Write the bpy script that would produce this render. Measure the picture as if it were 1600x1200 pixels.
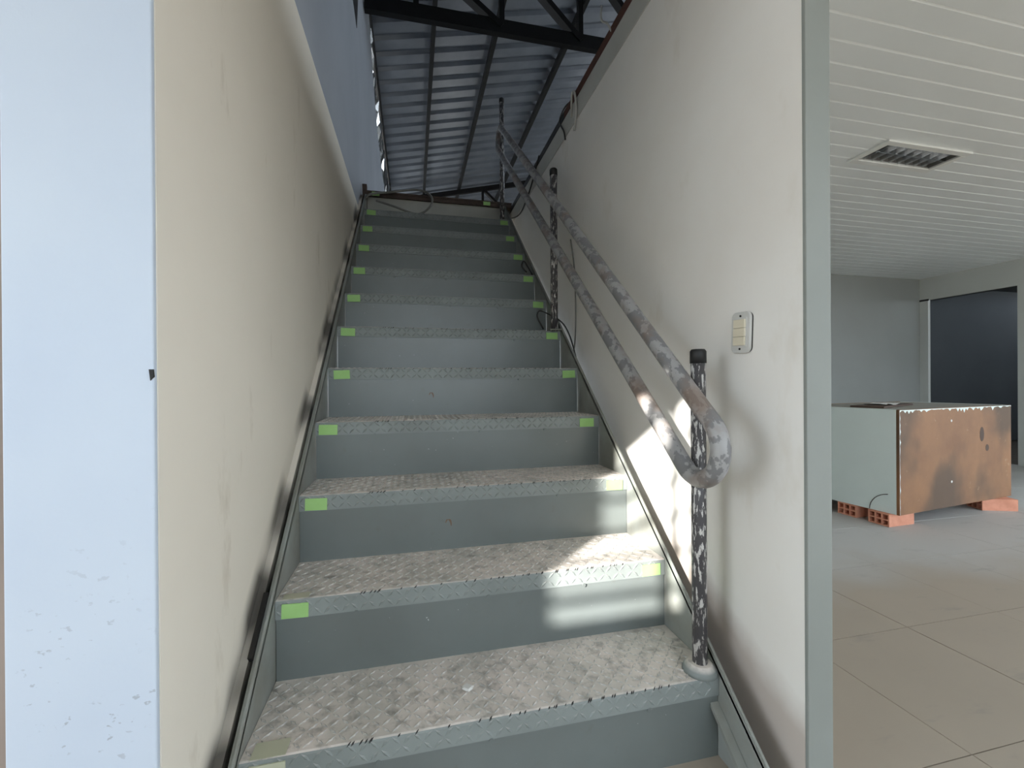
import bpy, bmesh, math, random
from mathutils import Vector, Matrix

random.seed(7)
for o in list(bpy.data.objects):
    bpy.data.objects.remove(o)
SC = bpy.context.scene
COL = SC.collection

# ------------------------------------------------------------------ camera
CAM = Vector((0.359, -0.749, 1.002))
YAW, PITCH, ROLL, FPX = 0.2257053, -0.0018861, -0.0066669, 674.112
_f = Vector((math.sin(YAW) * math.cos(PITCH), math.cos(YAW) * math.cos(PITCH), math.sin(PITCH)))
_r = Vector((math.cos(YAW), -math.sin(YAW), 0))
_u = _r.cross(_f)
_r2 = _r * math.cos(ROLL) + _u * math.sin(ROLL)
_u2 = -_r * math.sin(ROLL) + _u * math.cos(ROLL)
cd = bpy.data.cameras.new('camera')
cd.sensor_fit = 'HORIZONTAL'; cd.sensor_width = 36.0
cd.lens = FPX / 1600 * 36.0
cd.clip_start = 0.02; cd.clip_end = 500
cam = bpy.data.objects.new('camera', cd); COL.objects.link(cam)
cam.matrix_world = Matrix.Translation(CAM) @ Matrix((_r2, _u2, -_f)).transposed().to_4x4()
SC.camera = cam

# ------------------------------------------------------------------ world, sun, exposure
SUN_DIR = Vector((1.15, 1.0, -0.58)).normalized()
w = bpy.data.worlds.new('sky'); SC.world = w; w.use_nodes = True
nt = w.node_tree; nt.nodes.clear()
wo = nt.nodes.new('ShaderNodeOutputWorld'); bg = nt.nodes.new('ShaderNodeBackground')
bg.inputs['Color'].default_value = (0.80, 0.90, 1.0, 1)
bg.inputs['Strength'].default_value = 1.0
nt.links.new(bg.outputs[0], wo.inputs[0])
sl = bpy.data.lights.new('sun', 'SUN'); sl.energy = 2.9; sl.angle = math.radians(0.7); sl.color = (1.0, 0.96, 0.90)
sun = bpy.data.objects.new('sun', sl); COL.objects.link(sun)
sun.location = (-8, -9, 8); sun.rotation_euler = SUN_DIR.to_track_quat('-Z', 'Y').to_euler()
SC.view_settings.view_transform = 'Standard'
SC.view_settings.look = 'None'
SC.view_settings.gamma = 1.0
SC.view_settings.use_curve_mapping = False
SC.view_settings.exposure = 2.66
cy = SC.cycles
cy.use_denoising = True
try: cy.denoiser = 'OPENIMAGEDENOISE'
except Exception: pass
cy.max_bounces = 12; cy.diffuse_bounces = 8; cy.glossy_bounces = 4
cy.sample_clamp_indirect = 8.0
cy.caustics_reflective = False; cy.caustics_refractive = False

# ------------------------------------------------------------------ materials
def srgb(c):
    return tuple(((v / 255) / 12.92 if v / 255 <= 0.04045 else ((v / 255 + 0.055) / 1.055) ** 2.4) for v in c) + (1,)

class NT:
    def __init__(s, name):
        s.m = bpy.data.materials.new(name); s.m.use_nodes = True
        s.t = s.m.node_tree; s.b = s.t.nodes['Principled BSDF']
        s.co = s.n('ShaderNodeTexCoord').outputs['Object']
    def n(s, typ, **kw):
        nd = s.t.nodes.new(typ)
        for k, v in kw.items(): setattr(nd, k, v)
        return nd
    def l(s, a, b): s.t.links.new(a, b)
    def geo(s):
        return s.n('ShaderNodeNewGeometry')
    def wpos(s): return s.geo().outputs['Position']
    def scaled(s, vec, sc):
        m = s.n('ShaderNodeMapping'); m.inputs['Scale'].default_value = sc
        s.l(vec, m.inputs[0]); return m.outputs[0]
    def noise(s, scale, detail=4, rough=0.55, vec=None):
        nd = s.n('ShaderNodeTexNoise'); nd.inputs['Scale'].default_value = scale
        nd.inputs['Detail'].default_value = detail; nd.inputs['Roughness'].default_value = rough
        s.l(vec if vec is not None else s.wpos(), nd.inputs['Vector']); return nd.outputs['Fac']
    def ramp(s, fac, stops):
        r = s.n('ShaderNodeValToRGB'); e = r.color_ramp.elements
        while len(e) < len(stops): e.new(0.5)
        for el, (p, c) in zip(e, stops):
            el.position = p; el.color = c if len(c) == 4 else tuple(c) + (1,)
        s.l(fac, r.inputs[0]); return r.outputs[0]
    def mask(s, fac, a, b):
        return s.ramp(fac, [(a, (0, 0, 0, 1)), (b, (1, 1, 1, 1))])
    def mix(s, fac, a, b, mode='MIX'):
        m = s.n('ShaderNodeMix', data_type='RGBA', blend_type=mode)
        for v, i in ((fac, 0), (a, 6), (b, 7)):
            if hasattr(v, 'is_linked') or hasattr(v, 'links'): s.l(v, m.inputs[i])
            else: m.inputs[i].default_value = v
        return m.outputs[2]
    def math(s, op, a, b=0.0):
        m = s.n('ShaderNodeMath', operation=op)
        for v, i in ((a, 0), (b, 1)):
            if hasattr(v, 'links'): s.l(v, m.inputs[i])
            else: m.inputs[i].default_value = v
        return m.outputs[0]
    def color(s, c):
        if hasattr(c, 'links'): s.l(c, s.b.inputs['Base Color'])
        else: s.b.inputs['Base Color'].default_value = c
    def bump(s, h, strength=0.2, dist=0.002):
        b = s.n('ShaderNodeBump'); b.inputs['Strength'].default_value = strength
        b.inputs['Distance'].default_value = dist
        s.l(h, b.inputs['Height']); s.l(b.outputs[0], s.b.inputs['Normal'])
    def set(s, rough=0.6, metal=0.0, spec=0.5):
        if hasattr(rough, 'links'): s.l(rough, s.b.inputs['Roughness'])
        else: s.b.inputs['Roughness'].default_value = rough
        s.b.inputs['Metallic'].default_value = metal
        s.b.inputs['Specular IOR Level'].default_value = spec
        return s.m

def paint(name, c1, c2, scale=1.5, rough=0.7, bump=0.15, fine=60, metal=0.0, spec=0.4):
    t = NT(name)
    n1 = t.noise(scale, 5)
    c = t.mix(t.mask(n1, 0.35, 0.68), srgb(c1), srgb(c2))
    t.color(c); t.bump(t.noise(fine, 4), bump, 0.002)
    return t.set(rough, metal, spec)

def mat_left_wall():
    t = NT('cream_wall_paint')
    n1 = t.noise(1.3, 4)
    c = t.mix(t.mask(n1, 0.35, 0.7), srgb((234, 227, 214)), srgb((226, 219, 206)))
    n2 = t.noise(5, 6, 0.7, t.scaled(t.wpos(), (1, 1, 0.35)))
    c = t.mix(t.mask(n2, 0.62, 0.82), c, srgb((200, 190, 172)))
    # scuffed dark rub marks that follow the stair line
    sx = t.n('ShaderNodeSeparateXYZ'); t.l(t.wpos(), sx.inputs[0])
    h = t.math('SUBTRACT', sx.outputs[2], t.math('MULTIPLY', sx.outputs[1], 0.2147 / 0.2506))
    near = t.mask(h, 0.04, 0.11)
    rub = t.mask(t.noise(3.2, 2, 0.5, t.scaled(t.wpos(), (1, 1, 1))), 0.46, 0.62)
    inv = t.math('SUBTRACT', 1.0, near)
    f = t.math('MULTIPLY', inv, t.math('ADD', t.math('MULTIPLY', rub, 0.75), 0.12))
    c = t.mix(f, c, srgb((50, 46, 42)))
    t.color(c); t.bump(t.noise(45, 4), 0.12, 0.002)
    return t.set(0.75, 0, 0.3)

def mat_pillar():
    t = NT('white_pillar_paint')
    n1 = t.noise(2.2, 5)
    c = t.mix(t.mask(n1, 0.3, 0.7), srgb((202, 212, 224)), srgb((194, 205, 220)))
    sx = t.n('ShaderNodeSeparateXYZ'); t.l(t.wpos(), sx.inputs[0])
    low = t.ramp(sx.outputs[2], [(0.3, (1, 1, 1, 1)), (0.85, (0, 0, 0, 1))])
    fl = t.mask(t.noise(52, 3, 0.6, t.scaled(t.wpos(), (1, 1, 1.5))), 0.625, 0.67)
    cl = t.mask(t.noise(7, 2), 0.43, 0.55)
    f = t.math('MULTIPLY', t.math('MULTIPLY', fl, cl), t.math('MULTIPLY', low, 0.75))
    c = t.mix(f, c, srgb((132, 134, 142)))
    t.color(c); t.bump(t.noise(70, 5, 0.6), 0.18, 0.002)
    return t.set(0.62, 0, 0.35)

def mat_right_wall():
    t = NT('off_white_wall_paint')
    n1 = t.noise(1.7, 5)
    c = t.mix(t.mask(n1, 0.35, 0.7), srgb((238, 236, 231)), srgb((231, 227, 220)))
    # damp stain near the foot, with an edge of its own
    sx = t.n('ShaderNodeSeparateXYZ'); t.l(t.wpos(), sx.inputs[0])
    hh = t.math('SUBTRACT', sx.outputs[2], t.math('MULTIPLY', t.math('SUBTRACT', sx.outputs[1], 0.05), 0.5))
    hh = t.math('ADD', hh, t.math('MULTIPLY', t.noise(6, 4), 0.10))
    st = t.ramp(hh, [(0.21, (1, 1, 1, 1)), (0.30, (0, 0, 0, 1))])
    c = t.mix(t.math('MULTIPLY', st, 0.6), c, srgb((158, 138, 122)))
    c = t.mix(t.math('MULTIPLY', t.mask(t.noise(4, 5, 0.65, t.scaled(t.wpos(), (1, 1, .5))), 0.6, 0.8), 0.5), c, srgb((208, 199, 182)))
    t.color(c); t.bump(t.noise(50, 4), 0.1, 0.002)
    return t.set(0.55, 0, 0.4)

def mat_tread():
    t = NT('dusty_checker_plate')
    g = t.geo(); sn = t.n('ShaderNodeSeparateXYZ'); t.l(g.outputs['Normal'], sn.inputs[0])
    up = t.mask(sn.outputs[2], 0.55, 0.95)
    n1 = t.noise(5.5, 5, 0.6); n2 = t.noise(30, 4, 0.6)
    base = t.mix(t.mask(n1, 0.35, 0.7), srgb((136, 143, 141)), srgb((122, 128, 126)))
    dust = t.mix(t.mask(n1, 0.4, 0.65), srgb((226, 218, 210)), srgb((236, 226, 219)))
    dust = t.mix(t.mask(n2, 0.5, 0.75), dust, srgb((150, 144, 138)))
    fac = t.math('MULTIPLY', up, t.math('ADD', 0.62, t.math('MULTIPLY', t.mask(n1, 0.3, 0.6), 0.3)))
    c = t.mix(fac, base, dust)
    t.color(c); t.bump(t.noise(120, 3), 0.2, 0.001)
    return t.set(0.62, 0, 0.4)

def mat_riser():
    t = NT('grey_painted_steel')
    n1 = t.noise(3.0, 4); n2 = t.noise(22, 5, 0.65)
    c = t.mix(t.mask(n1, 0.3, 0.7), srgb((112, 119, 118)), srgb((102, 108, 106)))
    c = t.mix(t.math('MULTIPLY', t.mask(n2, 0.62, 0.75), 0.35), c, srgb((98, 98, 90)))
    c = t.mix(t.math('MULTIPLY', t.mask(t.noise(90, 2), 0.76, 0.79), 0.7), c, srgb((205, 208, 205)))
    t.color(c); t.bump(t.noise(9, 3), 0.08, 0.004)
    return t.set(0.4, 0.0, 0.6)

def mat_chipped(name, dark, light, amount, stretch=(1, 1, 0.28), extra=None, scale=42):
    t = NT(name)
    v = t.scaled(t.wpos(), stretch)
    n1 = t.noise(scale, 4, 0.6, v)
    c = t.mix(t.mask(n1, amount, amount + 0.035), srgb(dark), srgb(light))
    if extra: c = t.mix(t.math('MULTIPLY', t.mask(t.noise(7, 4, 0.6), 0.5, 0.66), 0.65), c, srgb(extra))
    t.color(c); t.bump(n1, 0.35, 0.002)
    return t.set(0.45, 0.0, 0.5)

def mat_floor():
    t = NT('dusty_floor_tile')
    n1 = t.noise(0.8, 5, 0.6); n2 = t.noise(7, 5, 0.65, t.scaled(t.wpos(), (0.5, 1.6, 1)))
    c = t.mix(t.mask(n1, 0.35, 0.65), srgb((174, 163, 149)), srgb((165, 155, 142)))
    sx = t.n('ShaderNodeSeparateXYZ'); t.l(t.wpos(), sx.inputs[0])
    d = t.math('ADD', t.math('ADD', sx.outputs[1], t.math('MULTIPLY', sx.outputs[0], 0.12)), t.math('MULTIPLY', t.noise(1.6, 4), 0.9))
    dust = t.ramp(t.math('MULTIPLY', d, 0.4), [(0.62, (0, 0, 0, 1)), (0.82, (1, 1, 1, 1))])
    c = t.mix(t.math('MULTIPLY', dust, 0.75), c, srgb((194, 196, 196)))
    c = t.mix(t.math('MULTIPLY', t.mask(n2, 0.6, 0.72), 0.3), c, srgb((128, 128, 128)))
    t.color(c); t.bump(t.noise(35, 4), 0.06, 0.002)
    return t.set(0.6, 0, 0.35)

def mat_mdf():
    t = NT('stained_brown_board')
    n1 = t.noise(3.4, 5, 0.6); n2 = t.noise(2.1, 3, 0.5, t.scaled(t.wpos(), (1, 1, 0.7)))
    c = t.mix(t.mask(n1, 0.3, 0.65), srgb((150, 110, 76)), srgb((128, 92, 64)))
    c = t.mix(t.math('MULTIPLY', t.mask(n2, 0.5, 0.66), 0.8), c, srgb((78, 66, 54)))
    c = t.mix(t.math('MULTIPLY', t.mask(t.noise(11, 5, 0.7), 0.64, 0.72), 0.5), c, srgb((176, 146, 116)))
    t.color(c); t.bump(t.noise(40, 4), 0.12, 0.002)
    return t.set(0.6, 0, 0.35)

def mat_metal(name, c, rough, metal, c2=None, scale=4):
    t = NT(name)
    t.color(t.mix(t.mask(t.noise(scale, 5), 0.35, 0.7), srgb(c), srgb(c2 or c)))
    return t.set(rough, metal, 0.5)

M = dict(
    left=mat_left_wall(), pillar=mat_pillar(), right=mat_right_wall(), tread=mat_tread(), riser=mat_riser(),
    endface=paint('grey_wall_edge', (142, 146, 141), (134, 138, 133), 3, 0.6),
    upper=paint('upper_wall_shade_grey', (164, 168, 174), (154, 158, 164), 1.2, 0.75),  # grey tone carries the upper stairwell shade in its colour
    roomwall=paint('pale_grey_room_paint', (148, 151, 149), (140, 143, 140), 1.0, 0.7),
    roomlit=paint('lit_room_wall_grey', (200, 203, 199), (192, 195, 191), 1.0, 0.7),
    dim=paint('brownish_plaster', (150, 138, 130), (130, 118, 110), 2.0, 0.8),
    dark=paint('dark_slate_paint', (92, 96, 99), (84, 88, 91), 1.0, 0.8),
    floor=mat_floor(), grout=paint('dark_grout', (104, 98, 90), (94, 88, 80), 8, 0.9),
    board=paint('white_pvc_board', (226, 231, 232), (220, 225, 226), 1.5, 0.38, 0.04, 20, 0, 0.5),
    concrete=paint('raw_concrete', (140, 138, 132), (122, 120, 115), 2.5, 0.9, 0.3),
    plate=paint('off_white_switch_plastic', (206, 206, 202), (200, 200, 196), 5, 0.4, 0.02),
    rocker=paint('cream_switch_plastic', (222, 214, 192), (216, 208, 186), 5, 0.4, 0.02),
    black=paint('black_plastic', (26, 26, 27), (34, 34, 34), 8, 0.55),
    blackseal=paint('black_foam_seal', (22, 21, 20), (34, 31, 28), 12, 0.9),
    post=mat_chipped('chipped_post_paint', (76, 74, 76), (206, 204, 200), 0.54, (1, 1, 0.22), None, 120),
    rail=mat_chipped('worn_rail_paint', (122, 122, 123), (158, 157, 156), 0.48, (1, .6, .6), (128, 106, 90), 34),
    flange=paint('grey_stringer_paint', (146, 150, 146), (128, 128, 120), 6, 0.5, 0.2),
    tape=paint('green_paper_tape', (152, 196, 120), (160, 202, 130), 14, 0.8),
    tapefaded=paint('faded_green_tape', (186, 188, 164), (192, 190, 170), 14, 0.8),
    lugdark=mat_metal('bare_worn_steel', (44, 44, 44), 0.5, 0.3),
    truss=paint('black_truss_paint', (20, 20, 22), (28, 28, 30), 4, 0.6),
    purlin=paint('dark_galvanised_purlin', (44, 46, 48), (36, 38, 40), 4, 0.5, 0.05, 60, 0.2),
    roof=mat_metal('zinc_roof_sheet', (166, 174, 186), 0.30, 0.5, (150, 158, 171)),
    foil=mat_metal('crumpled_foil', (225, 228, 230), 0.2, 1.0),
    rust=paint('rusted_red_primer', (92, 56, 44), (70, 46, 38), 9, 0.8, 0.3),
    rustdark=paint('brown_rusted_angle', (84, 70, 62), (66, 56, 50), 9, 0.7, 0.3),
    ruststain=paint('rust_stain', (120, 98, 78), (106, 88, 74), 30, 0.7),
    beam=paint('grey_beam_paint', (192, 192, 186), (180, 180, 174), 3, 0.6, 0.1),
    plaster=paint('pale_riser_board', (176, 176, 168), (164, 164, 156), 4, 0.7),
    laminate=paint('pale_grey_green_laminate', (222, 234, 231), (216, 228, 225), 2, 0.45, 0.03),
    mdf=mat_mdf(), boxtop=paint('dusty_grey_board', (160, 160, 154), (140, 138, 130), 4, 0.7),
    darkwood=paint('dark_brown_wood', (84, 66, 54), (70, 54, 46), 6, 0.7),
    paper=paint('white_paper', (226, 226, 224), (218, 218, 216), 6, 0.8),
    clay=paint('orange_clay', (222, 158, 132), (206, 142, 116), 14, 0.85, 0.3),
    lamp=paint('white_lamp_enamel', (222, 224, 222), (216, 218, 216), 5, 0.4, 0.02),
    mirror=mat_metal('brushed_louvre_aluminium', (200, 202, 204), 0.22, 1.0),
    lampdark=paint('dim_lamp_interior', (150, 150, 148), (140, 140, 138), 5, 0.5),
    tube=paint('opal_lamp_tube', (210, 212, 210), (204, 206, 204), 5, 0.3, 0.02),
    cable=paint('grey_cable_sheath', (126, 126, 120), (112, 112, 106), 20, 0.5, 0.05),
    cablew=paint('white_cable_sheath', (190, 190, 184), (180, 180, 174), 20, 0.5, 0.05),
    cabledark=paint('dark_cable_sheath', (52, 52, 50), (62, 62, 58), 20, 0.5, 0.05),
    frame=paint('white_window_frame', (220, 220, 216), (210, 210, 206), 5, 0.5),
    ground=paint('exterior_pavement', (168, 160, 150), (150, 144, 136), 0.7, 0.9),
)

# ------------------------------------------------------------------ mesh helpers
class MB:
    def __init__(s): s.v = []; s.f = []; s.sm = []
    def add(s, vs, fs, smooth=False):
        b = len(s.v); s.v += [tuple(v) for v in vs]
        s.f += [tuple(b + i for i in f) for f in fs]; s.sm += [smooth] * len(fs)
        return s
    def box(s, x0, x1, y0, y1, z0, z1):
        return s.add([(x0, y0, z0), (x1, y0, z0), (x1, y1, z0), (x0, y1, z0), (x0, y0, z1), (x1, y0, z1), (x1, y1, z1), (x0, y1, z1)],
                     [(0, 3, 2, 1), (4, 5, 6, 7), (0, 1, 5, 4), (1, 2, 6, 5), (2, 3, 7, 6), (3, 0, 4, 7)])
    def prism_x(s, poly, x0, x1):            # poly of (y, z)
        n = len(poly)
        vs = [(x0, y, z) for y, z in poly] + [(x1, y, z) for y, z in poly]
        fs = [tuple(range(n)), tuple(range(2 * n - 1, n - 1, -1))]
        fs += [(i, i + n, (i + 1) % n + n, (i + 1) % n) for i in range(n)]
        return s.add(vs, fs)
    def prism_y(s, poly, y0, y1):            # poly of (x, z)
        n = len(poly)
        vs = [(x, y0, z) for x, z in poly] + [(x, y1, z) for x, z in poly]
        fs = [tuple(range(n)), tuple(range(2 * n - 1, n - 1, -1))]
        fs += [(i, i + n, (i + 1) % n + n, (i + 1) % n) for i in range(n)]
        return s.add(vs, fs)
    def bar(s, a, b, wx, wz, up=(0, 0, 1)):  # rectangular bar from a to b
        a = Vector(a); b = Vector(b); d = (b - a).normalized(); up = Vector(up)
        sd = d.cross(up).normalized(); u = sd.cross(d).normalized()
        vs = []
        for p in (a, b):
            for i, j in ((-1, -1), (1, -1), (1, 1), (-1, 1)):
                vs.append(p + sd * wx / 2 * i + u * wz / 2 * j)
        return s.add(vs, [(3, 2, 1, 0), (4, 5, 6, 7), (0, 1, 5, 4), (1, 2, 6, 5), (2, 3, 7, 6), (3, 0, 4, 7)])
    def tube(s, pts, r, n=10, closed=False, caps=True):
        pts = [Vector(p) for p in pts]; N = len(pts); vs = []; prev = None
        for i, p in enumerate(pts):
            a = pts[(i - 1) % N] if (closed or i > 0) else p
            b = pts[(i + 1) % N] if (closed or i < N - 1) else p
            d = (b - a).normalized()
            if prev is None:
                t = Vector((0, 0, 1)) if abs(d.z) < 0.9 else Vector((1, 0, 0))
                u = d.cross(t).normalized()
            else:
                u = (prev - d * prev.dot(d)).normalized()
            prev = u; v = d.cross(u)
            rr = r[i] if isinstance(r, (list, tuple)) else r
            for k in range(n):
                an = 2 * math.pi * k / n
                vs.append(p + (u * math.cos(an) + v * math.sin(an)) * rr)
        fs = []
        for i in range(N if closed else N - 1):
            j = (i + 1) % N
            for k in range(n):
                fs.append((i * n + k, i * n + (k + 1) % n, j * n + (k + 1) % n, j * n + k))
        s.add(vs, fs, True)
        if caps and not closed:
            b = len(s.v) - len(vs)
            s.f.append(tuple(b + k for k in range(n))[::-1]); s.sm.append(False)
            s.f.append(tuple(b + (N - 1) * n + k for k in range(n))); s.sm.append(False)
        return s
    def mesh(s, name, mat):
        m = bpy.data.meshes.new(name); m.from_pydata(s.v, [], s.f)
        m.polygons.foreach_set('use_smooth', s.sm); m.materials.append(mat)
        bm = bmesh.new(); bm.from_mesh(m); bmesh.ops.recalc_face_normals(bm, faces=bm.faces); bm.to_mesh(m); bm.free()
        m.update(); return m
    def obj(s, name, mat, parent=None, bevel=0.0):
        return link(name, s.mesh(name, mat), parent, bevel)

def link(name, me, parent=None, bevel=0.0, loc=None):
    o = bpy.data.objects.new(name, me); COL.objects.link(o)
    if parent: o.parent = parent
    if loc: o.location = loc
    if bevel:
        b = o.modifiers.new('bevel', 'BEVEL'); b.width = bevel; b.segments = 2; b.limit_method = 'ANGLE'
    return o

def empty(name, loc=(0, 0, 0)):
    o = bpy.data.objects.new(name, None); COL.objects.link(o); o.location = loc; o.empty_display_size = 0.1
    return o
def tag(o, label, cat, group=None):
    o['label'] = label; o['category'] = cat
    if group: o['group'] = group
    return o
def struct(o, label=None):
    o['kind'] = 'structure'
    if label: o['label'] = label
    return o

# key dimensions (metres)
RUN, RISE, W = 0.25064, 0.21467, 1.15
XL, XR, XR2 = -0.045, 1.23, 1.297       # left wall face, right wall face, its far face
YE = 0.06                               # where the two stair walls end
ZC = 2.40                               # ceiling of the ground floor room
ROOMX, ROOMY = 7.21, 3.815
YB2 = -4.0                              # the same wall further right, set back
YB = -1.85                              # inner face of the wall behind the viewer
ROOF = lambda x: 5.14 + 0.23 * (x - 0.36)

# ------------------------------------------------------------------ setting: floor
fl = struct(empty('floor'), 'dusty beige tiled floor')
MB().box(-2.84, 11, YB2 - 0.15, 6.0, -0.12, -0.006).obj('grout_bed', M['grout'], fl)
tile = MB().box(-0.2485, 0.2485, -0.2485, 0.2485, -0.006, 0.0).mesh('floor_tile', M['floor'])
xs = [1.81 + 0.5 * i for i in range(-9, 11)]
ys = [0.1 + 0.5 * i for i in range(-8, 8)]
for x in xs:
    for y in ys:
        cx, cyy = x + 0.25, y + 0.25
        if cx > ROOMX + 0.2 or cyy < (YB if cx < -0.9 else YB2): continue
        if -0.3 < cx < 1.2 and cyy > 0.6: continue
        if cx < -0.3 and cyy > 0.2: continue
        link('floor_tile', tile, fl, loc=(cx, cyy, random.uniform(-0.0006, 0.0006)))
struct(MB().box(-60, 60, -60, 60, -0.3, -0.125).obj('ground', M['ground']), 'pavement outside the building')

# ------------------------------------------------------------------ setting: walls
wl = struct(empty('wall_left'), 'cream stair wall with a white painted end')
MB().box(-0.235, XL, YE + 0.004, 3.52, 0, 2.38).obj('wall_body', M['left'], wl)
MB().box(-0.235, XL - 0.003, YE + 0.004, 3.52, 2.38, 4.90).obj('upper_wall_body', M['upper'], wl)  # same wall above slab level, its shading put into a greyer coat
MB().box(-0.243, XL - 0.001, YE - 0.006, YE + 0.004, 0, 4.90).obj('wall_end_face', M['pillar'], wl, 0.002)
MB().add([(-0.052, YE - 0.008, 1.028), (-0.046, YE - 0.008, 1.028), (-0.045, YE - 0.008, 1.016), (-0.050, YE - 0.008, 1.010),
          (-0.052, YE - 0.005, 1.028), (-0.046, YE - 0.005, 1.028), (-0.045, YE - 0.005, 1.016), (-0.050, YE - 0.005, 1.010)],
         [(0, 1, 2, 3), (7, 6, 5, 4), (0, 4, 5, 1), (1, 5, 6, 2), (2, 6, 7, 3), (3, 7, 4, 0)]).obj('paint_chip', M['black'], wl)
MB().prism_x([(2.573, 3.80), (2.79, 3.77), (2.892, 4.10), (2.573, 4.0)], XL - 0.004, XL - 0.001).obj('dark_slit', M['black'], wl)
# plaster fillet that follows the stair line
zf = lambda y, c: y * RISE / RUN + c
MB().prism_x([(YE + 0.01, zf(YE + .01, -0.10)), (2.96, zf(2.96, -0.10)), (2.96, zf(2.96, 0.012)), (YE + 0.01, zf(YE + .01, 0.012))], XL - 0.002, -0.027).obj('plaster_fillet', M['left'], wl)
struct(MB().prism_x([(3.526, 2.4), (12.5, 2.4), (12.5, 3.62), (6.7, 3.62), (6.6, 4.02), (5.6, 4.02), (4.9, 4.12), (4.3, 4.38), (3.9, 4.72), (3.526, 4.86)], -0.235, XL - 0.004).obj('wall_left_upper', M['upper']), 'upper wall panel beyond the joint')  # unseen far end cut low to let sky light onto the roof
struct(MB().box(-0.20, -0.05, 3.3, 12.5, 4.74, 5.0).obj('trim_1', M['truss']), 'dark eave beam under the roof sheet')
# left side room seen as a sliver
struct(MB().box(-2.72, -0.243, YE + 0.12, YE + 0.3, 0, 2.4).obj('wall_left_side', M['dim']), 'brownish plaster wall set back behind the white wall end')
struct(MB().box(-2.84, -2.72, YB - 0.12, 0.36, 2.36, 2.56).obj('wall_left_outer', M['dim']), 'lintel over the open left side')

wr = struct(empty('wall_right'), 'off-white partition wall beside the stair')
MB().box(XR, XR2, YE + 0.004, 6.2, 0, 2.422).obj('wall_body', M['right'], wr)
MB().box(XR - 0.001, XR2 + 0.001, YE - 0.006, YE + 0.004, 0, 2.40).obj('wall_end_face', M['endface'], wr, 0.002)  # partition end drawn in a darker grey than its sides
# steel edge beam on the partition
tb = struct(empty('trim_2'), 'grey steel edge beam along the top of the partition')
MB().box(XR - 0.004, XR2 + 0.06, YE, 6.2, 2.422, 2.533).obj('beam_web', M['beam'], tb)
MB().box(XR - 0.007, XR2 + 0.05, YE, 1.62, 2.533, 2.575).obj('rusted_angle', M['rust'], tb)
MB().box(XR - 0.007, XR2 + 0.05, 1.62, 6.2, 2.533, 2.575).obj('dark_angle', M['truss'], tb)

# right room
struct(MB().box(XR2, ROOMX + 0.14, ROOMY, ROOMY + 0.14, 0, 2.56).obj('wall_far', M['roomwall']), 'grey far wall of the side room')
DY0, DY1, DZ = 2.823, 3.715, 2.10
wrr = struct(empty('wall_right_room'), 'grey wall with a dark doorway')
OY0, OY1 = YB2, 0.9         # unseen opening put in to flood the side room with daylight
for a in ((0.9, DY0, 0, 2.56), (DY1, ROOMY, 0, 2.56), (DY0, DY1, DZ, 2.56), (OY0, OY1, 2.25, 2.56)):
    MB().box(ROOMX, ROOMX + 0.04, *a).obj('wall_segment', M['roomlit'], wrr)  # paler copy of the room grey, light from the left put into colour
MB().box(ROOMX - 0.004, ROOMX, DY1 - 0.01, ROOMY, DZ - 0.012, DZ + 0.012).obj('plaster_chip', M['black'], wrr)
# room behind the doorway
bk = struct(empty('wall_back_room'), 'dark slate walls behind the doorway')
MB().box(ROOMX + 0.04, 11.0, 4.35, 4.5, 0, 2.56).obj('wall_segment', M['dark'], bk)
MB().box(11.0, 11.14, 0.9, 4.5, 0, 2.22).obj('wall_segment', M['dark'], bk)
MB().box(ROOMX + 0.04, 11.0, 0.76, 0.9, 0, 2.0).obj('wall_segment', M['dark'], bk)  # unseen walls stop below the slab to let light into this room
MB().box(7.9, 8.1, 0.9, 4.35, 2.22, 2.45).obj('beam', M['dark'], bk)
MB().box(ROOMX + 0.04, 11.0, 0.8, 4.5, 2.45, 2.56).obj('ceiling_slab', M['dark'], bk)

# wall behind the viewer, barred window and a wide unseen opening added for front light
WX0, WX1, WZ0, WZ1 = -2.08, -1.44, 1.61, 2.375
OX1 = -2.72
wb = struct(empty('wall_back'), 'wall behind the viewer')
for a in ((WX1, -0.9, 0, 2.56), (WX0, WX1, 0, WZ0), (WX0, WX1, WZ1, 2.56), (OX1, WX0, 0, 2.56)):
    MB().box(a[0], a[1], YB - 0.12, YB, a[2], a[3]).obj('wall_segment', M['roomwall'], wb)
MB().box(-1.02, -0.9, YB2, YB, 0, 2.56).obj('wall_segment', M['roomwall'], wb)
MB().box(-1.02, ROOMX + 0.14, YB2 - 0.12, YB2, 2.25, 2.56).obj('wall_segment', M['roomwall'], wb)
MB().box(-0.88, 1.6, YB2 - 0.12, YB2, 0, 1.0).obj('added_sill', M['roomwall'], wb)  # unseen sills, added to cut low daylight on the stair foot
MB().box(1.74, ROOMX, YB2 - 0.12, YB2, 0, 0.85).obj('added_sill', M['roomwall'], wb)
for x in (-1.02, 1.6, 4.3, ROOMX):      # piers between the bays of the added opening
    MB().box(x, x + 0.14, YB2 - 0.12, YB2, 0, 2.25).obj('added_opening_pier', M['roomwall'], wb)
wn = struct(empty('window_1'), 'small barred window')
for a in ((WX0, WX0 + .02, WZ0, WZ1), (WX1 - .02, WX1, WZ0, WZ1), (WX0, WX1, WZ0, WZ0 + .02), (WX0, WX1, WZ1 - .02, WZ1), (-1.575, -1.56, WZ0, WZ1)):
    MB().box(a[0], a[1], YB - .03, YB, a[2], a[3]).obj('window_frame', M['frame'], wn)
for z in (1.705, 1.83, 1.955, 2.08, 2.205, 2.325):
    MB().box(WX0, WX1, YB - .025, YB - .012, z - 0.009, z + 0.009).obj('bar', M['frame'], wn)

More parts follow.
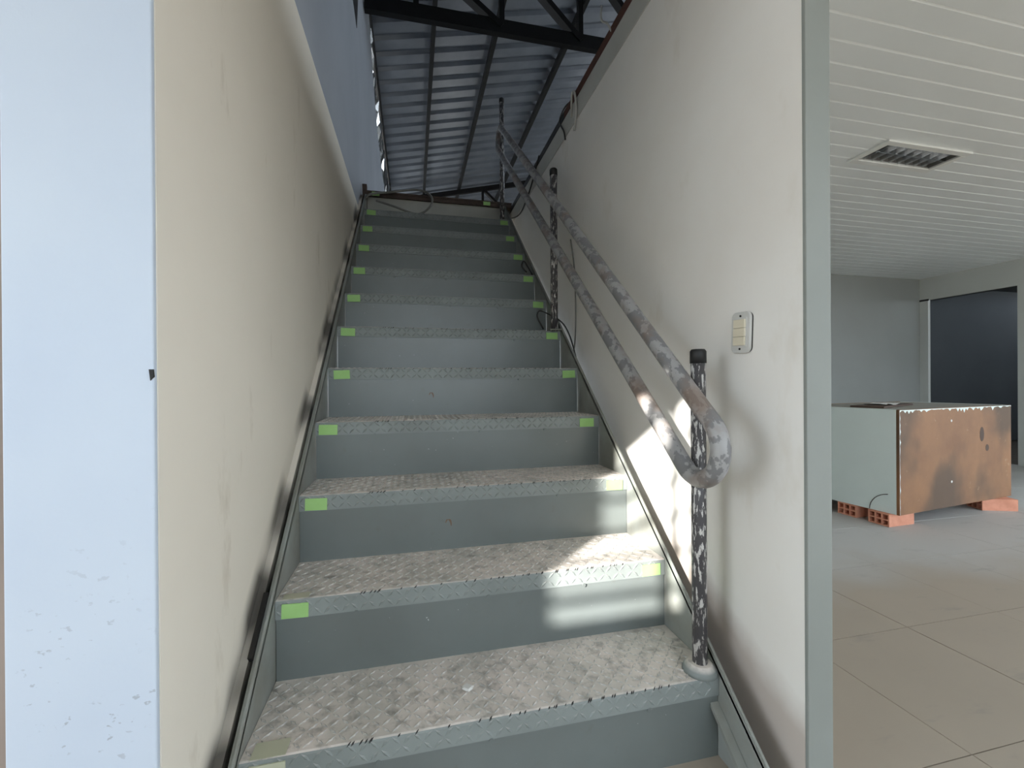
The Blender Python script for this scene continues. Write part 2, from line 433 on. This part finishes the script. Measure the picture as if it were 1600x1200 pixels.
# ------------------------------------------------------------------ setting: ceiling boards of the room
ce = struct(empty('ceiling'), 'white PVC board ceiling')
P = 0.1055
def board_mesh(name, x0, x1):
    return MB().prism_x([(0, 0), (0.0945, 0), (0.0965, 0.007), (P, 0.0005), (P, 0.012), (0, 0.012)], x0, x1).mesh(name, M['board'])
LX0, LX1, LY0, LY1 = 3.075, 3.695, 1.215, 1.425      # recessed lamp
bA = board_mesh('ceiling_board', XR2, ROOMX)
bF = board_mesh('ceiling_board', -2.72, ROOMX); bG = board_mesh('ceiling_board', -0.9, ROOMX)
bL = board_mesh('ceiling_board', XR2, LX0); bR = board_mesh('ceiling_board', LX1, ROOMX)
y = 0.5676 - 0.098 - P * 43
while y < ROOMY:
    if y + P <= YE + 0.04: ms = [bF] if y > YB - P else [bG] if y > YB2 - P else []
    elif y + P > LY0 + 0.02 and y < LY1 - 0.03: ms = [bL, bR]
    else: ms = [bA]
    for m in ms: link('ceiling_board', m, ce, loc=(0, y, ZC))
    y += P
# concrete slab over the rooms
sb = struct(empty('slab'), 'concrete upper floor slab')
for a in ((-2.84, -0.9, YB - .12, YE), (-0.9, ROOMX + .14, YB2 - .12, YE), (XR2, LX0, YE, 6.2), (LX1, ROOMX + .14, YE, 6.2), (LX0, LX1, YE, LY0), (LX0, LX1, LY1, 6.2), (-2.84, -0.235, YE, 6.2)):
    MB().box(a[0], a[1], a[2], a[3], ZC + 0.07 if a[2] < 5 else 2.44, 2.56).obj('slab_piece', M['concrete'], sb)
MB().box(-0.235, XR, 3.06, 12.5, 2.44, 2.565).obj('slab_piece', M['concrete'], sb)
MB().box(XR, ROOMX + .14, 6.2, 12.5, 2.44, 2.56).obj('slab_piece', M['concrete'], sb)

# ------------------------------------------------------------------ setting: roof over the stairwell
rf = struct(empty('roof'), 'corrugated metal roof on purlins')
prof = []; PT = 0.258
y = -2.4
while y < 12.6:
    prof += [(y, 0), (y + 0.150, 0), (y + 0.178, 0.040), (y + 0.230, 0.040)]
    y += PT
v = []
for x in (-0.75, 7.6):
    v += [(x, py, ROOF(x) + pz) for py, pz in prof]
n = len(prof)
rs = MB().add(v, [(i, i + 1, n + i + 1, n + i) for i in range(n - 1)]).obj('roof_sheet', M['roof'], rf)
so = rs.modifiers.new('thickness', 'SOLIDIFY'); so.thickness = 0.0015
for x in (-0.30, 0.60, 1.36, 2.37, 3.4, 4.5, 5.6, 6.7):
    z = ROOF(x)
    mb = MB()
    mb.box(x - 0.004, x, -2.2, 12.4, z - 0.115, z - 0.004)
    mb.box(x, x + 0.045, -2.2, 12.4, z - 0.115, z - 0.111)
    mb.obj('purlin', M['purlin'], rf)
# upper level outer walls, with a long opening to the sky on the right
up = struct(empty('wall_upper_outer'), 'outer walls of the upper level')
MB().box(-0.235, 7.4, 12.5, 12.64, 2.4, 6.9).obj('wall_segment', M['dark'], up)
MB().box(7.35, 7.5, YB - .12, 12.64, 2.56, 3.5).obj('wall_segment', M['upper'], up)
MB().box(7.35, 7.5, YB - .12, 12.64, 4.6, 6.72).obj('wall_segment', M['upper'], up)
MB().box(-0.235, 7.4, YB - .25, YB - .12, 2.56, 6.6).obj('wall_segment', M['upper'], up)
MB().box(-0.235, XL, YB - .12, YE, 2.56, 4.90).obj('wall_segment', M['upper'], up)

# ------------------------------------------------------------------ staircase
st = tag(empty('staircase'), 'steep grey steel staircase with checker plate treads and green tape', 'staircase')
LIP, TH = 0.050, 0.006
def lug(mb, c, a, b, nrm, L=0.028, Wd=0.0085, H=0.0022):
    a = Vector(a); b = Vector(b); nrm = Vector(nrm); c = Vector(c)
    mb.add([c - a * L / 2, c + a * L / 2, c + b * Wd / 2, c - b * Wd / 2, c + nrm * H - a * L * .22, c + nrm * H + a * L * .22],
           [(0, 3, 4), (0, 4, 2), (1, 5, 3), (1, 2, 5), (3, 5, 4), (2, 4, 5)])
tm = MB()
poly = [(0.006, -LIP), (0, -LIP), (0, -0.006), (0.0018, -0.0018), (0.006, 0), (RUN + 0.004, 0), (RUN + 0.004, -TH), (0.006, -TH)]
tread_me = MB().prism_x(poly, 0.0, W).mesh('tread', M['tread'])
lm = MB(); q = math.sqrt(.5); PI_ = 0.0235
for i in range(int(W / PI_)):
    for j in range(10):
        x = 0.012 + i * PI_; yy = 0.022 + j * PI_
        sg = 1 if (i + j) % 2 else -1
        lug(lm, (x, yy, 0), (q, q * sg, 0), (-q * sg, q, 0), (0, 0, 1))
    for j in range(2):
        sg = 1 if (i + j) % 2 == 0 else -1
        lug(lm, (0.012 + i * PI_, 0, -0.012 - j * 0.024), (q, 0, q * sg), (-q * sg, 0, q), (0, -1, 0))
lug_me = lm.mesh('checker_lugs', M['tread'])
wm = MB(); rr = random.Random(3)
for i in range(int(W / PI_)):
    x = 0.012 + i * PI_
    u = (x - 0.2) / 0.8
    if 0 < u < 1 and rr.random() < 0.75:
        for _ in range(rr.choice((1, 1, 2))):
            xx = x + rr.uniform(-.009, .009)
            lug(wm, (xx, 0.0022, -0.0022), Vector((.5, q * .6, q * .6)).normalized(), Vector((.8, -.3, -.3)).normalized(), (0, -q, q), L=rr.uniform(.008, .016), Wd=rr.uniform(.003, .005), H=0.0018)
worn_me = wm.mesh('worn_lug_edges', M['lugdark'])
riser_me = MB().box(0.001, W - 0.001, 0.004, 0.008, -(RISE - 0.0), -LIP + 0.008).mesh('riser', M['riser'])
def tape(parent, x, w_, h_, mat, k, rot=0.0, wrap=0.0):
    mb = MB()
    n = 6
    for i in range(n):
        xa = -w_ / 2 + w_ * i / n; xb = xa + w_ / n
        za = rr.uniform(-.0008, .0008)
        mb.box(xa, xb, -0.0034, -0.0005, -h_ / 2, h_ / 2)
    o = mb.obj('green_tape', mat, parent)
    o.location = (x, 0, -0.029); o.rotation_euler = (0, rot, 0)
    if wrap:
        MB().box(x - w_ / 2, x + w_ / 2, 0.0, wrap, 0.0024, 0.003).obj('tape_residue', M['tapefaded'], parent)
    return o
blt = MB().tube([(0, 0.004, 0), (0, -0.004, 0)], 0.006, 8).mesh('bolt_head', M['riser'])
for k in range(1, 12):
    t = link('tread', tread_me, st, loc=(0, k * RUN, k * RISE))
    lo = link('checker_lugs', lug_me, t); lo['kind'] = 'stuff'
    if k <= 6:
        wo_ = link('worn_lug_edges', worn_me, t); wo_['kind'] = 'stuff'
    if k == 1:
        tape(t, 0.055, 0.07, 0.04, M['tapefaded'], k, 0.0, 0.045)
    else:
        tape(t, 0.052 + rr.uniform(-.008, .008), 0.066, 0.038, M['tape'], k, rr.uniform(-.04, .04), 0.03 if k == 2 else 0)
        tape(t, 1.098 + rr.uniform(-.008, .008), 0.064, 0.036, M['tape'], k, rr.uniform(-.05, .05))
    for x in (0.25, 0.58, 0.9):
        link('bolt_head', blt, t, loc=(x + rr.uniform(-.05, .05), 0.002, -LIP - 0.003))
    r = link('riser', riser_me, st, loc=(0, k * RUN, k * RISE))
    if k in (3, 5):
        pts = []
        mb = MB(); prev = None; N = 12
        for i in range(N + 1):
            a = math.radians(-60 + 150 * i / N)
            cx, cz = -0.01 * math.sin(a) * -1, 0.024 * math.cos(a)
            tk = 0.0035 * math.sin(math.pi * (i + .5) / (N + 1)) + .0008
            pts.append((cx - tk, cx + tk, cz))
        vs = [];
        for a, b, z in pts: vs += [(a, 0, z), (b, 0, z)]
        mb.add(vs, [(2 * i, 2 * i + 1, 2 * i + 3, 2 * i + 2) for i in range(N)])
        o = mb.obj('rust_stain', M['ruststain'], r); o.location = (0.475 if k == 3 else 0.44, 0.0036, -0.135)
# landing edge on top
ld = MB()
la = empty('landing_step'); la.parent = st; la.location = (0, 12 * RUN, 12 * RISE)
LZ = 0.022
MB().box(-0.03, XR - 0.005, -0.02, 0.07, LZ - 0.042, LZ).obj('landing_angle', M['rustdark'], la)
MB().box(-0.03, XR - 0.005, -0.026, -0.02, LZ - 0.012, LZ + 0.002).obj('angle_lip', M['rustdark'], la)
MB().box(0.001, W - 0.001, 0.0, 0.008, -RISE, LZ - 0.042).obj('landing_riser', M['plaster'], la)
for x in (0.07, 1.0):
    o = MB().box(-0.03, 0.03, -0.0265, -0.02, -0.014, 0.016).obj('green_tape', M['tape'], la); o.location = (x, -0.004, LZ - 0.024)
# upright flat bar where the left stringer meets the landing
MB().box(-0.035, 0.0, -0.03, 0.02, -0.2, LZ + 0.05).obj('end_bar', M['rustdark'], la)
# stringers: channel with top flange, web and a lower inner lip
def stringer(sgn, xin):
    e = empty('stringer'); e.parent = st
    y0, y1 = -0.03, 12 * RUN
    ww = 0.006; fw = 0.015
    a, b = sorted((xin + sgn * 0.001, xin + sgn * ww))
    web = [(y0, 0), (0.27, 0.0), (y1, zf(y1, -0.235)), (y1, zf(y1, 0.012)), (y0, zf(y0, 0.012) + .02)]
    MB().prism_x(web, a, b).obj('web', M['flange'], e)
    a, b = sorted((xin + sgn * 0.001, xin + sgn * fw))
    MB().prism_x([(y0, zf(y0, 0.006)), (y1, zf(y1, 0.006)), (y1, zf(y1, 0.016)), (y0, zf(y0, 0.016))], a, b).obj('top_flange', M['flange'], e)
    a, b = sorted((xin - sgn * 0.024, xin - sgn * 0.0))
    MB().prism_x([(0.085, 0.0), (0.10, 0.0), (RUN + .003, zf(RUN, -0.080)), (RUN + .003, zf(RUN, -0.068))], a, b).obj('foot_lip', M['flange'], e)
    return e
stringer(-1, 0.0); stringer(1, W)
# black foam strip stuck in the gap at the left wall
MB().bar((-0.021, 2.02 * RUN, zf(2.02 * RUN, 0.016)), (-0.021, 1.55 * RUN, zf(1.55 * RUN, 0.016)), 0.011, 0.02).obj('foam_strip', M['blackseal'], st)

# ------------------------------------------------------------------ handrail
hr = tag(empty('handrail', (1.118, 0.285, RISE)), 'worn grey pipe handrail looped at both ends on three chipped posts', 'handrail')
def HP(o):
    o.parent = hr; o.matrix_parent_inverse = Matrix.Translation(-Vector((1.118, 0.285, RISE))); return o
for i, (x, y, z0, z1) in enumerate(((1.118, 0.285, RISE, 1.075), (1.118, 1.507, 6 * RISE, 2.16), (1.10, 2.80, 11 * RISE, 3.375))):
    po = HP(MB().tube([(x, y, z0 - 0.002), (x, y, z1)], 0.0195, 20).obj('post', M['post']))
    c = MB().tube([(x, y, z1 - 0.022), (x, y, z1 + 0.010), (x, y, z1 + 0.016)], [0.0212, 0.0212, 0.017], 20).obj('post_cap', M['black']); c.parent = po
    if i == 0:
        b = MB().tube([(x, y, z0), (x, y, z0 + 0.012), (x, y, z0 + 0.024)], [0.047, 0.042, 0.030], 24).obj('base_collar', M['tread']); b.parent = po
    else:
        b = MB().box(x - .035, x + .035, y - .03, y + .03, z0 + .002, z0 + 0.008).obj('base_plate', M['flange']); b.parent = po
RX = 1.072; SL = RISE / RUN * 1.009
lowc = Vector((RX, 0.225, 0.838)); upc = Vector((RX, 2.735, 0.838 + SL * 2.51))
dv = Vector((0, 1, SL)).normalized(); nv = Vector((0, -dv.z, dv.y)); Rb = 0.084
loop = []
for i in range(40): loop.append(lowc.lerp(upc, i / 40) + nv * Rb)
for i in range(17):
    a = math.pi * i / 16; loop.append(upc + nv * Rb * math.cos(a) + dv * Rb * math.sin(a))
for i in range(1, 40): loop.append(upc.lerp(lowc, i / 40) - nv * Rb)
for i in range(17):
    a = math.pi * i / 16; loop.append(lowc - nv * Rb * math.cos(a) - dv * Rb * math.sin(a))
HP(MB().tube(loop, 0.0235, 16, closed=True).obj('rail_loop', M['rail']))
# short welded pegs joining rail and posts
for (y, ) in ((0.285,), (1.507,), (2.79,)):
    for s in (1, -1):
        k = lowc + (upc - lowc) * ((y - lowc.y) / (upc.y - lowc.y)); z = k.z + s * Rb / dv.y
        HP(MB().tube([(RX + .012, y, z), (1.108, y, z)], 0.008, 8).obj('weld_peg', M['rail']))

# ------------------------------------------------------------------ light switch
sw = tag(empty('light_switch', (XR, 0.245, 1.134)), 'triple rocker light switch on off-white wall beside the post', 'light switch')
sw.rotation_euler = (math.radians(2.5), 0, 0)
def rrect(w_, h_, r, n=6):
    o = []
    for cx, cz, a0 in ((w_ / 2 - r, h_ / 2 - r, 0), (-w_ / 2 + r, h_ / 2 - r, 90), (-w_ / 2 + r, -h_ / 2 + r, 180), (w_ / 2 - r, -h_ / 2 + r, 270)):
        for i in range(n + 1):
            a = math.radians(a0 + 90 * i / n); o.append((cx + r * math.cos(a), cz + r * math.sin(a)))
    return o
MB().prism_x(rrect(0.064, 0.106, 0.014), -0.004, 0.0).obj('back_box', M['black'], sw)
MB().prism_x(rrect(0.067, 0.110, 0.015), -0.012, -0.004).obj('plate', M['plate'], sw, 0.002)
fr = MB().prism_x(rrect(0.046, 0.080, 0.003), -0.0135, -0.011).obj('module_frame', M['plate'], sw)
for i, z in enumerate((0.0235, 0.0, -0.0235)):
    MB().prism_x([(-0.0205, z - 0.0112), (0.0205, z - 0.0112), (0.0205, z + 0.0112), (-0.0205, z + 0.0112)], -0.018, -0.0125).obj('rocker', M['rocker'], sw, 0.0012)
for z in (0.044, -0.044):
    MB().tube([(-0.0115, 0, z), (-0.0135, 0, z)], 0.003, 10).obj('screw', M['black'], sw)

# ------------------------------------------------------------------ recessed ceiling lamp
lp = tag(empty('ceiling_lamp', (0, 0, ZC)), 'recessed louvre lamp in white board ceiling', 'ceiling light')
mb = MB(); zz = -0.012
for a in ((LX0 - .02, LX1 + .02, LY0 - .02, LY0 + .018), (LX0 - .02, LX1 + .02, LY1 - .018, LY1 + .02), (LX0 - .02, LX0 + .018, LY0 + .018, LY1 - .018), (LX1 - .018, LX1 + .02, LY0 + .018, LY1 - .018)):
    mb.box(*a, zz, 0.0)
mb.obj('trim_frame', M['lamp'], lp, 0.002)
MB().box(LX0 + .005, LX1 - .005, LY0 + .005, LY1 - .005, 0.066, 0.069).obj('reflector_back', M['lampdark'], lp)
mb = MB()
for a in ((LX0, LX1, LY0, LY0 + .004), (LX0, LX1, LY1 - .004, LY1), (LX0, LX0 + .004, LY0, LY1), (LX1 - .004, LX1, LY0, LY1)):
    mb.box(*a, 0.0, 0.068)
mb.obj('housing', M['lampdark'], lp)
ym = (LY0 + LY1) / 2
MB().prism_x([(ym - .012, 0.06), (ym + .012, 0.06), (ym + .003, 0.0), (ym - .003, 0.0)], LX0 + .01, LX1 - .01).obj('centre_louvre', M['mirror'], lp)
for i in range(1, 9):
    x = LX0 + (LX1 - LX0) * i / 9
    MB().prism_y([(x - .010, 0.045), (x + .010, 0.045), (x + .002, 0.002), (x - .002, 0.002)], LY0 + .012, LY1 - .012).obj('cross_louvre', M['mirror'], lp)
for yy in (LY0 + .055, LY1 - .055):
    MB().tube([(LX0 + .02, yy, 0.052), (LX1 - .02, yy, 0.052)], 0.008, 10).obj('lamp_tube', M['tube'], lp)

# ------------------------------------------------------------------ big box on bricks in the side room
TH_ = math.atan2(0.127, 0.992)
bx = tag(empty('counter_box', (3.55, 1.50, 0.09)), 'large grey laminate box with stained brown side, resting on bricks', 'box')
bx.rotation_euler = (0, 0, TH_)
BW, BD, BH = 1.40, 0.74, 0.715
MB().box(0, BW, 0, 0.018, 0, BH).obj('brown_panel', M['mdf'], bx, 0.002)
MB().box(0, 0.018, 0.0185, BD, 0.0, BH).obj('laminate_panel', M['laminate'], bx, 0.002)
MB().box(BW - 0.018, BW, 0.0185, BD, 0, BH).obj('end_panel', M['laminate'], bx, 0.002)
MB().box(0.0185, BW - 0.0185, BD - 0.018, BD, 0, BH).obj('rear_panel', M['mdf'], bx)
MB().box(0.0185, BW - 0.0185, 0.0185, BD - 0.0185, BH - 0.02, BH - 0.002).obj('top_panel', M['boxtop'], bx)
MB().box(0.0185, BW - 0.0185, 0.0185, BD - 0.0185, 0.0, 0.018).obj('bottom_panel', M['mdf'], bx)
# chipped pale laminate along the top and left edges of the brown panel
rb = random.Random(9)
def chips(pts_edge, inward, name):
    mb = MB(); n = len(pts_edge)
    vs = []
    for p in pts_edge:
        d = rb.choice((0.004, 0.006, 0.01, 0.02, 0.035)) * rb.random()
        vs += [(p[0], -0.0012, p[1]), (p[0] + inward[0] * (0.003 + d), -0.0012, p[1] + inward[1] * (0.003 + d))]
    m = len(vs); vs += [(a, 0.001, c) for a, b, c in vs]
    fs = []
    for i in range(n - 1):
        a, b, c, d = 2 * i, 2 * i + 1, 2 * i + 3, 2 * i + 2
        fs += [(a, b, c, d), (m + a, m + d, m + c, m + b), (b, m + b, m + c, c)]
    mb.add(vs, fs).obj(name, M['laminate'], bx)
chips([(0.005 + 1.39 * i / 70, BH - 0.003) for i in range(71)], (0, -1), 'chipped_edge')
chips([(0.003, 0.004 + 0.7 * i / 30) for i in range(31)], (0.35, 0), 'chipped_edge')
# worn marks: two gouges and screws on the brown panel
def disc(cx, cz, rx, rz, y, n=14):
    mb = MB(); vs = [(cx + rx * math.cos(2 * math.pi * i / n), y, cz + rz * math.sin(2 * math.pi * i / n)) for i in range(n)]
    vs += [(a, y + .004, c) for a, b, c in vs]
    return mb.add(vs, [tuple(range(n)), tuple(range(2 * n - 1, n - 1, -1))] + [(i, (i + 1) % n, n + (i + 1) % n, n + i) for i in range(n)])
disc(0.99, 0.505, 0.028, 0.055, -0.0012).obj('gouge', M['darkwood'], bx)
disc(1.06, 0.40, 0.022, 0.025, -0.0012).obj('gouge', M['darkwood'], bx)
for x, z in ((0.60, 0.62), (0.60, 0.18)):
    disc(x, z, 0.009, 0.009, -0.0015).obj('screw_cap', M['paper'], bx)
# crescent scratch at the foot of the laminate panel
MB().tube([(-0.002, 0.05 + 0.13 * math.sin(a), 0.0 + 0.13 * math.cos(a)) for a in [math.radians(8 + 10 * i) for i in range(9)]], 0.0025, 6).obj('scratch', M['cabledark'], bx)

bp = tag(MB().box(-0.35, 0.35, -0.10, 0.10, 0, 0.012).obj('wood_board', M['darkwood']), 'thin dark brown board lying on top of the grey box', 'board')
bp.location = Vector((3.55, 1.50, 0.09 + BH)) + Matrix.Rotation(TH_, 3, 'Z') @ Vector((0.42, 0.33, 0.0005)); bp.rotation_euler = (0, 0, TH_ + 0.25)
pv = []
for i in range(7):
    for j in range(4):
        pv.append((-0.13 + i * 0.043, -0.07 + j * 0.047, 0.004 + 0.006 * math.sin(i * 1.3 + j)))
pm = MB().add(pv, [(i * 4 + j, (i + 1) * 4 + j, (i + 1) * 4 + j + 1, i * 4 + j + 1) for i in range(6) for j in range(3)])
pp = tag(pm.obj('paper_sheet', M['paper']), 'crumpled white sheet lying on the dark board', 'paper')
s_ = pp.modifiers.new('thickness', 'SOLIDIFY'); s_.thickness = 0.001
pp.location = bp.location + Vector((-0.02, -0.01, 0.013)); pp.rotation_euler = (0, 0, 0.3)

# hollow clay bricks: length along x, holes run through along the length
def brick_parts(nc=3, nr=2, wy=0.135, hz=0.088, L=0.24):
    tw = 0.0095; vs = MB()
    iw = (wy - tw * (nc + 1)) / nc; ih = (hz - tw * (nr + 1)) / nr
    for i in range(nc + 1):
        y0 = i * (iw + tw); vs.box(0, L, y0, y0 + tw, 0, hz)
    for j in range(nr + 1):
        z0 = j * (ih + tw)
        for i in range(nc):
            y0 = tw + i * (iw + tw); vs.box(0, L, y0, y0 + iw, z0, z0 + tw)
    mid = MB().box(L * .45, L * .46, tw, wy - tw, tw, hz - tw)
    return vs.mesh('brick', M['clay'])
bme = brick_parts()
bricks = [((3.522, 1.545), TH_ * .4, 'hollow clay brick nearest the viewer under the box corner'),
          ((3.512, 1.762), TH_ * .4, 'hollow clay brick second from the corner under the grey laminate side'),
          ((4.615, 1.672), -0.36, 'hollow clay brick sticking out past the right end of the box'),
          ((4.62, 2.02), TH_, 'hollow clay brick hidden under the rear of the box')]
for (x, y), a, lab in bricks[:3]:
    b = tag(link('hollow_brick', bme, loc=(x, y, 0.001)), lab, 'brick', 'bricks under the box'); b.rotation_euler = (0, 0, a)

# ------------------------------------------------------------------ roof trusses
def truss(yt, label, zb, x0=-0.04, x1=7.3, pitch=0.80, xv=0.79):
    t = tag(empty('roof_truss', (x0, yt, zb)), label, 'truss', 'roof trusses')
    off = Matrix.Translation(-Vector((x0, yt, zb)))
    def a(o): o.parent = t; o.matrix_parent_inverse = off
    top = lambda x: ROOF(x) - 0.17
    a(MB().bar((x0, yt, zb), (x1, yt, zb), 0.06, 0.13).obj('bottom_chord', M['truss']))
    a(MB().bar((x0, yt, top(x0)), (x1, yt, top(x1)), 0.06, 0.10).obj('top_chord', M['truss']))
    x = xv
    while x - pitch > x0: x -= pitch
    while x < x1:
        a(MB().bar((x, yt, zb), (x, yt, top(x)), 0.05, 0.05, (0, 1, 0)).obj('vertical_web', M['truss']))
        if x - pitch > x0 - .1:
            a(MB().bar((max(x - pitch, x0), yt, top(x - pitch)), (x, yt, zb), 0.05, 0.085, (0, 1, 0)).obj('diagonal_web', M['truss']))
        x += pitch
    return t
truss(3.30, 'black steel roof truss crossing closest above the stair', 4.40, xv=0.41)
truss(8.75, 'black steel roof truss far back above the landing', 4.40, pitch=1.0, xv=1.9)

# ------------------------------------------------------------------ foil strip in the eave gap
fo = MB(); vs = []; N = 44; rr2 = random.Random(5)
for i in range(N + 1):
    y = 3.9 + (9.5 - 3.9) * i / N
    zt = 4.66 + rr2.uniform(-.03, .03); zb_ = 4.44 - 0.18 * min(1, i / 20) + rr2.uniform(-.05, .05)
    for j in range(4):
        f = j / 3
        vs.append((-0.055 + rr2.uniform(-.03, .03) - 0.07 * f, y, zt + (zb_ - zt) * f))
fo.add(vs, [(i * 4 + j, (i + 1) * 4 + j, (i + 1) * 4 + j + 1, i * 4 + j + 1) for i in range(N) for j in range(3)])
fo_ = tag(fo.obj('foil_strip', M['foil']), 'crumpled silver foil insulation hanging in the bright eave gap', 'foil')
s_ = fo_.modifiers.new('thickness', 'SOLIDIFY'); s_.thickness = 0.002

# ------------------------------------------------------------------ loose cables
def smooth(pts, n=8):
    pts = [Vector(p) for p in pts]; o = []
    for i in range(len(pts) - 1):
        p0 = pts[max(i - 1, 0)]; p1 = pts[i]; p2 = pts[i + 1]; p3 = pts[min(i + 2, len(pts) - 1)]
        for k in range(n):
            t = k / n
            o.append(0.5 * ((2 * p1) + (p2 - p0) * t + (2 * p0 - 5 * p1 + 4 * p2 - p3) * t * t + (-p0 + 3 * p1 - 3 * p2 + p3) * t ** 3))
    return o + [pts[-1]]
ZL = 12 * RISE
def cable(pts, r, mat, label):
    return tag(MB().tube(smooth(pts), r, 8).obj('cable', mat), label, 'cable', 'loose cables')
cable([(-0.02, 2.93, ZL - .13), (0.02, 2.9, ZL - .05), (0.2, 2.92, ZL + .0), (0.42, 2.94, ZL + .045), (0.52, 2.88, ZL - .03), (0.5, 2.85, ZL - .13), (0.40, 2.84, ZL - .195), (0.22, 2.86, ZL - .14), (0.08, 2.9, ZL - .09)],
      0.009, M['cable'], 'grey cable looped over the landing edge at the top of the stair')
cable([(XR - .07, 2.86, ZL - .17), (XR - .012, 2.7, ZL - .19), (XR - .01, 2.45, ZL - .16), (XR - .01, 2.25, ZL - .08), (XR - .01, 2.12, ZL - .0)],
      0.005, M['cabledark'], 'thin dark cable curving up the right wall near the landing')
cable([(XR - .01, 1.52, 1.80), (XR - .008, 1.47, 1.62), (XR - .01, 1.45, 1.40), (XR - .012, 1.46, 1.22), (XR - .02, 1.50, 1.12)],
      0.004, M['cable'], 'grey cable hanging down the right wall beside the middle post')
cable([(1.06, 1.52, 6 * RISE + .01), (1.02, 1.50, 6 * RISE + .07), (1.04, 1.53, 6 * RISE + .11), (1.10, 1.56, 6 * RISE + .10), (1.17, 1.53, 6 * RISE + .05), (1.205, 1.50, 6 * RISE - .03), (1.20, 1.40, 6 * RISE - .15)],
      0.004, M['cabledark'], 'short dark cable curled around the foot of the middle post')
cable([(1.10, 2.02, 8 * RISE + .02), (1.07, 2.03, 8 * RISE + .06), (1.09, 2.05, 8 * RISE + .10), (1.13, 2.06, 8 * RISE + .05), (1.14, 2.03, 8 * RISE + .01)],
      0.005, M['cabledark'], 'small curl of dark cable at the right end of an upper tread')
cable([(XR - .008, 1.50, 2.47), (XR - .02, 1.46, 2.56), (XR - .02, 1.42, 2.55), (XR - .012, 1.42, 2.45), (XR - .015, 1.44, 2.36)],
      0.006, M['cablew'], 'white cable end hanging over the grey edge beam')
cable([(XR - .008, 1.60, 2.40), (XR - .01, 1.62, 2.46), (XR - .02, 1.66, 2.54), (XR + .0, 1.62, 2.60), (XR + .03, 1.56, 2.61)],
      0.005, M['cabledark'], 'dark wire tied around the edge beam')
cable([(XR + .0, 1.01, 2.545), (XR - .015, 1.03, 2.60), (XR - .03, 1.06, 2.64), (XR - .02, 1.08, 2.72)],
      0.005, M['cablew'], 'white wire end poking up from the rusted edge above the wall')
fk = MB(); N = 9; rr3 = random.Random(2)
ring = [(math.cos(2 * math.pi * i / N) * rr3.uniform(.009, .018), math.sin(2 * math.pi * i / N) * rr3.uniform(.009, .018)) for i in range(N)]
fk.add([(x, y, 0) for x, y in ring] + [(x * .7, y * .7, 0.004) for x, y in ring],
       [tuple(range(N)), tuple(range(2 * N - 1, N - 1, -1))] + [(i, (i + 1) % N, N + (i + 1) % N, N + i) for i in range(N)])
k_ = tag(fk.obj('plaster_flake', M['paper']), 'small white plaster flake on the lowest tread', 'debris'); k_.location = (0.49, 1.45 * RUN, RISE + 0.0022)
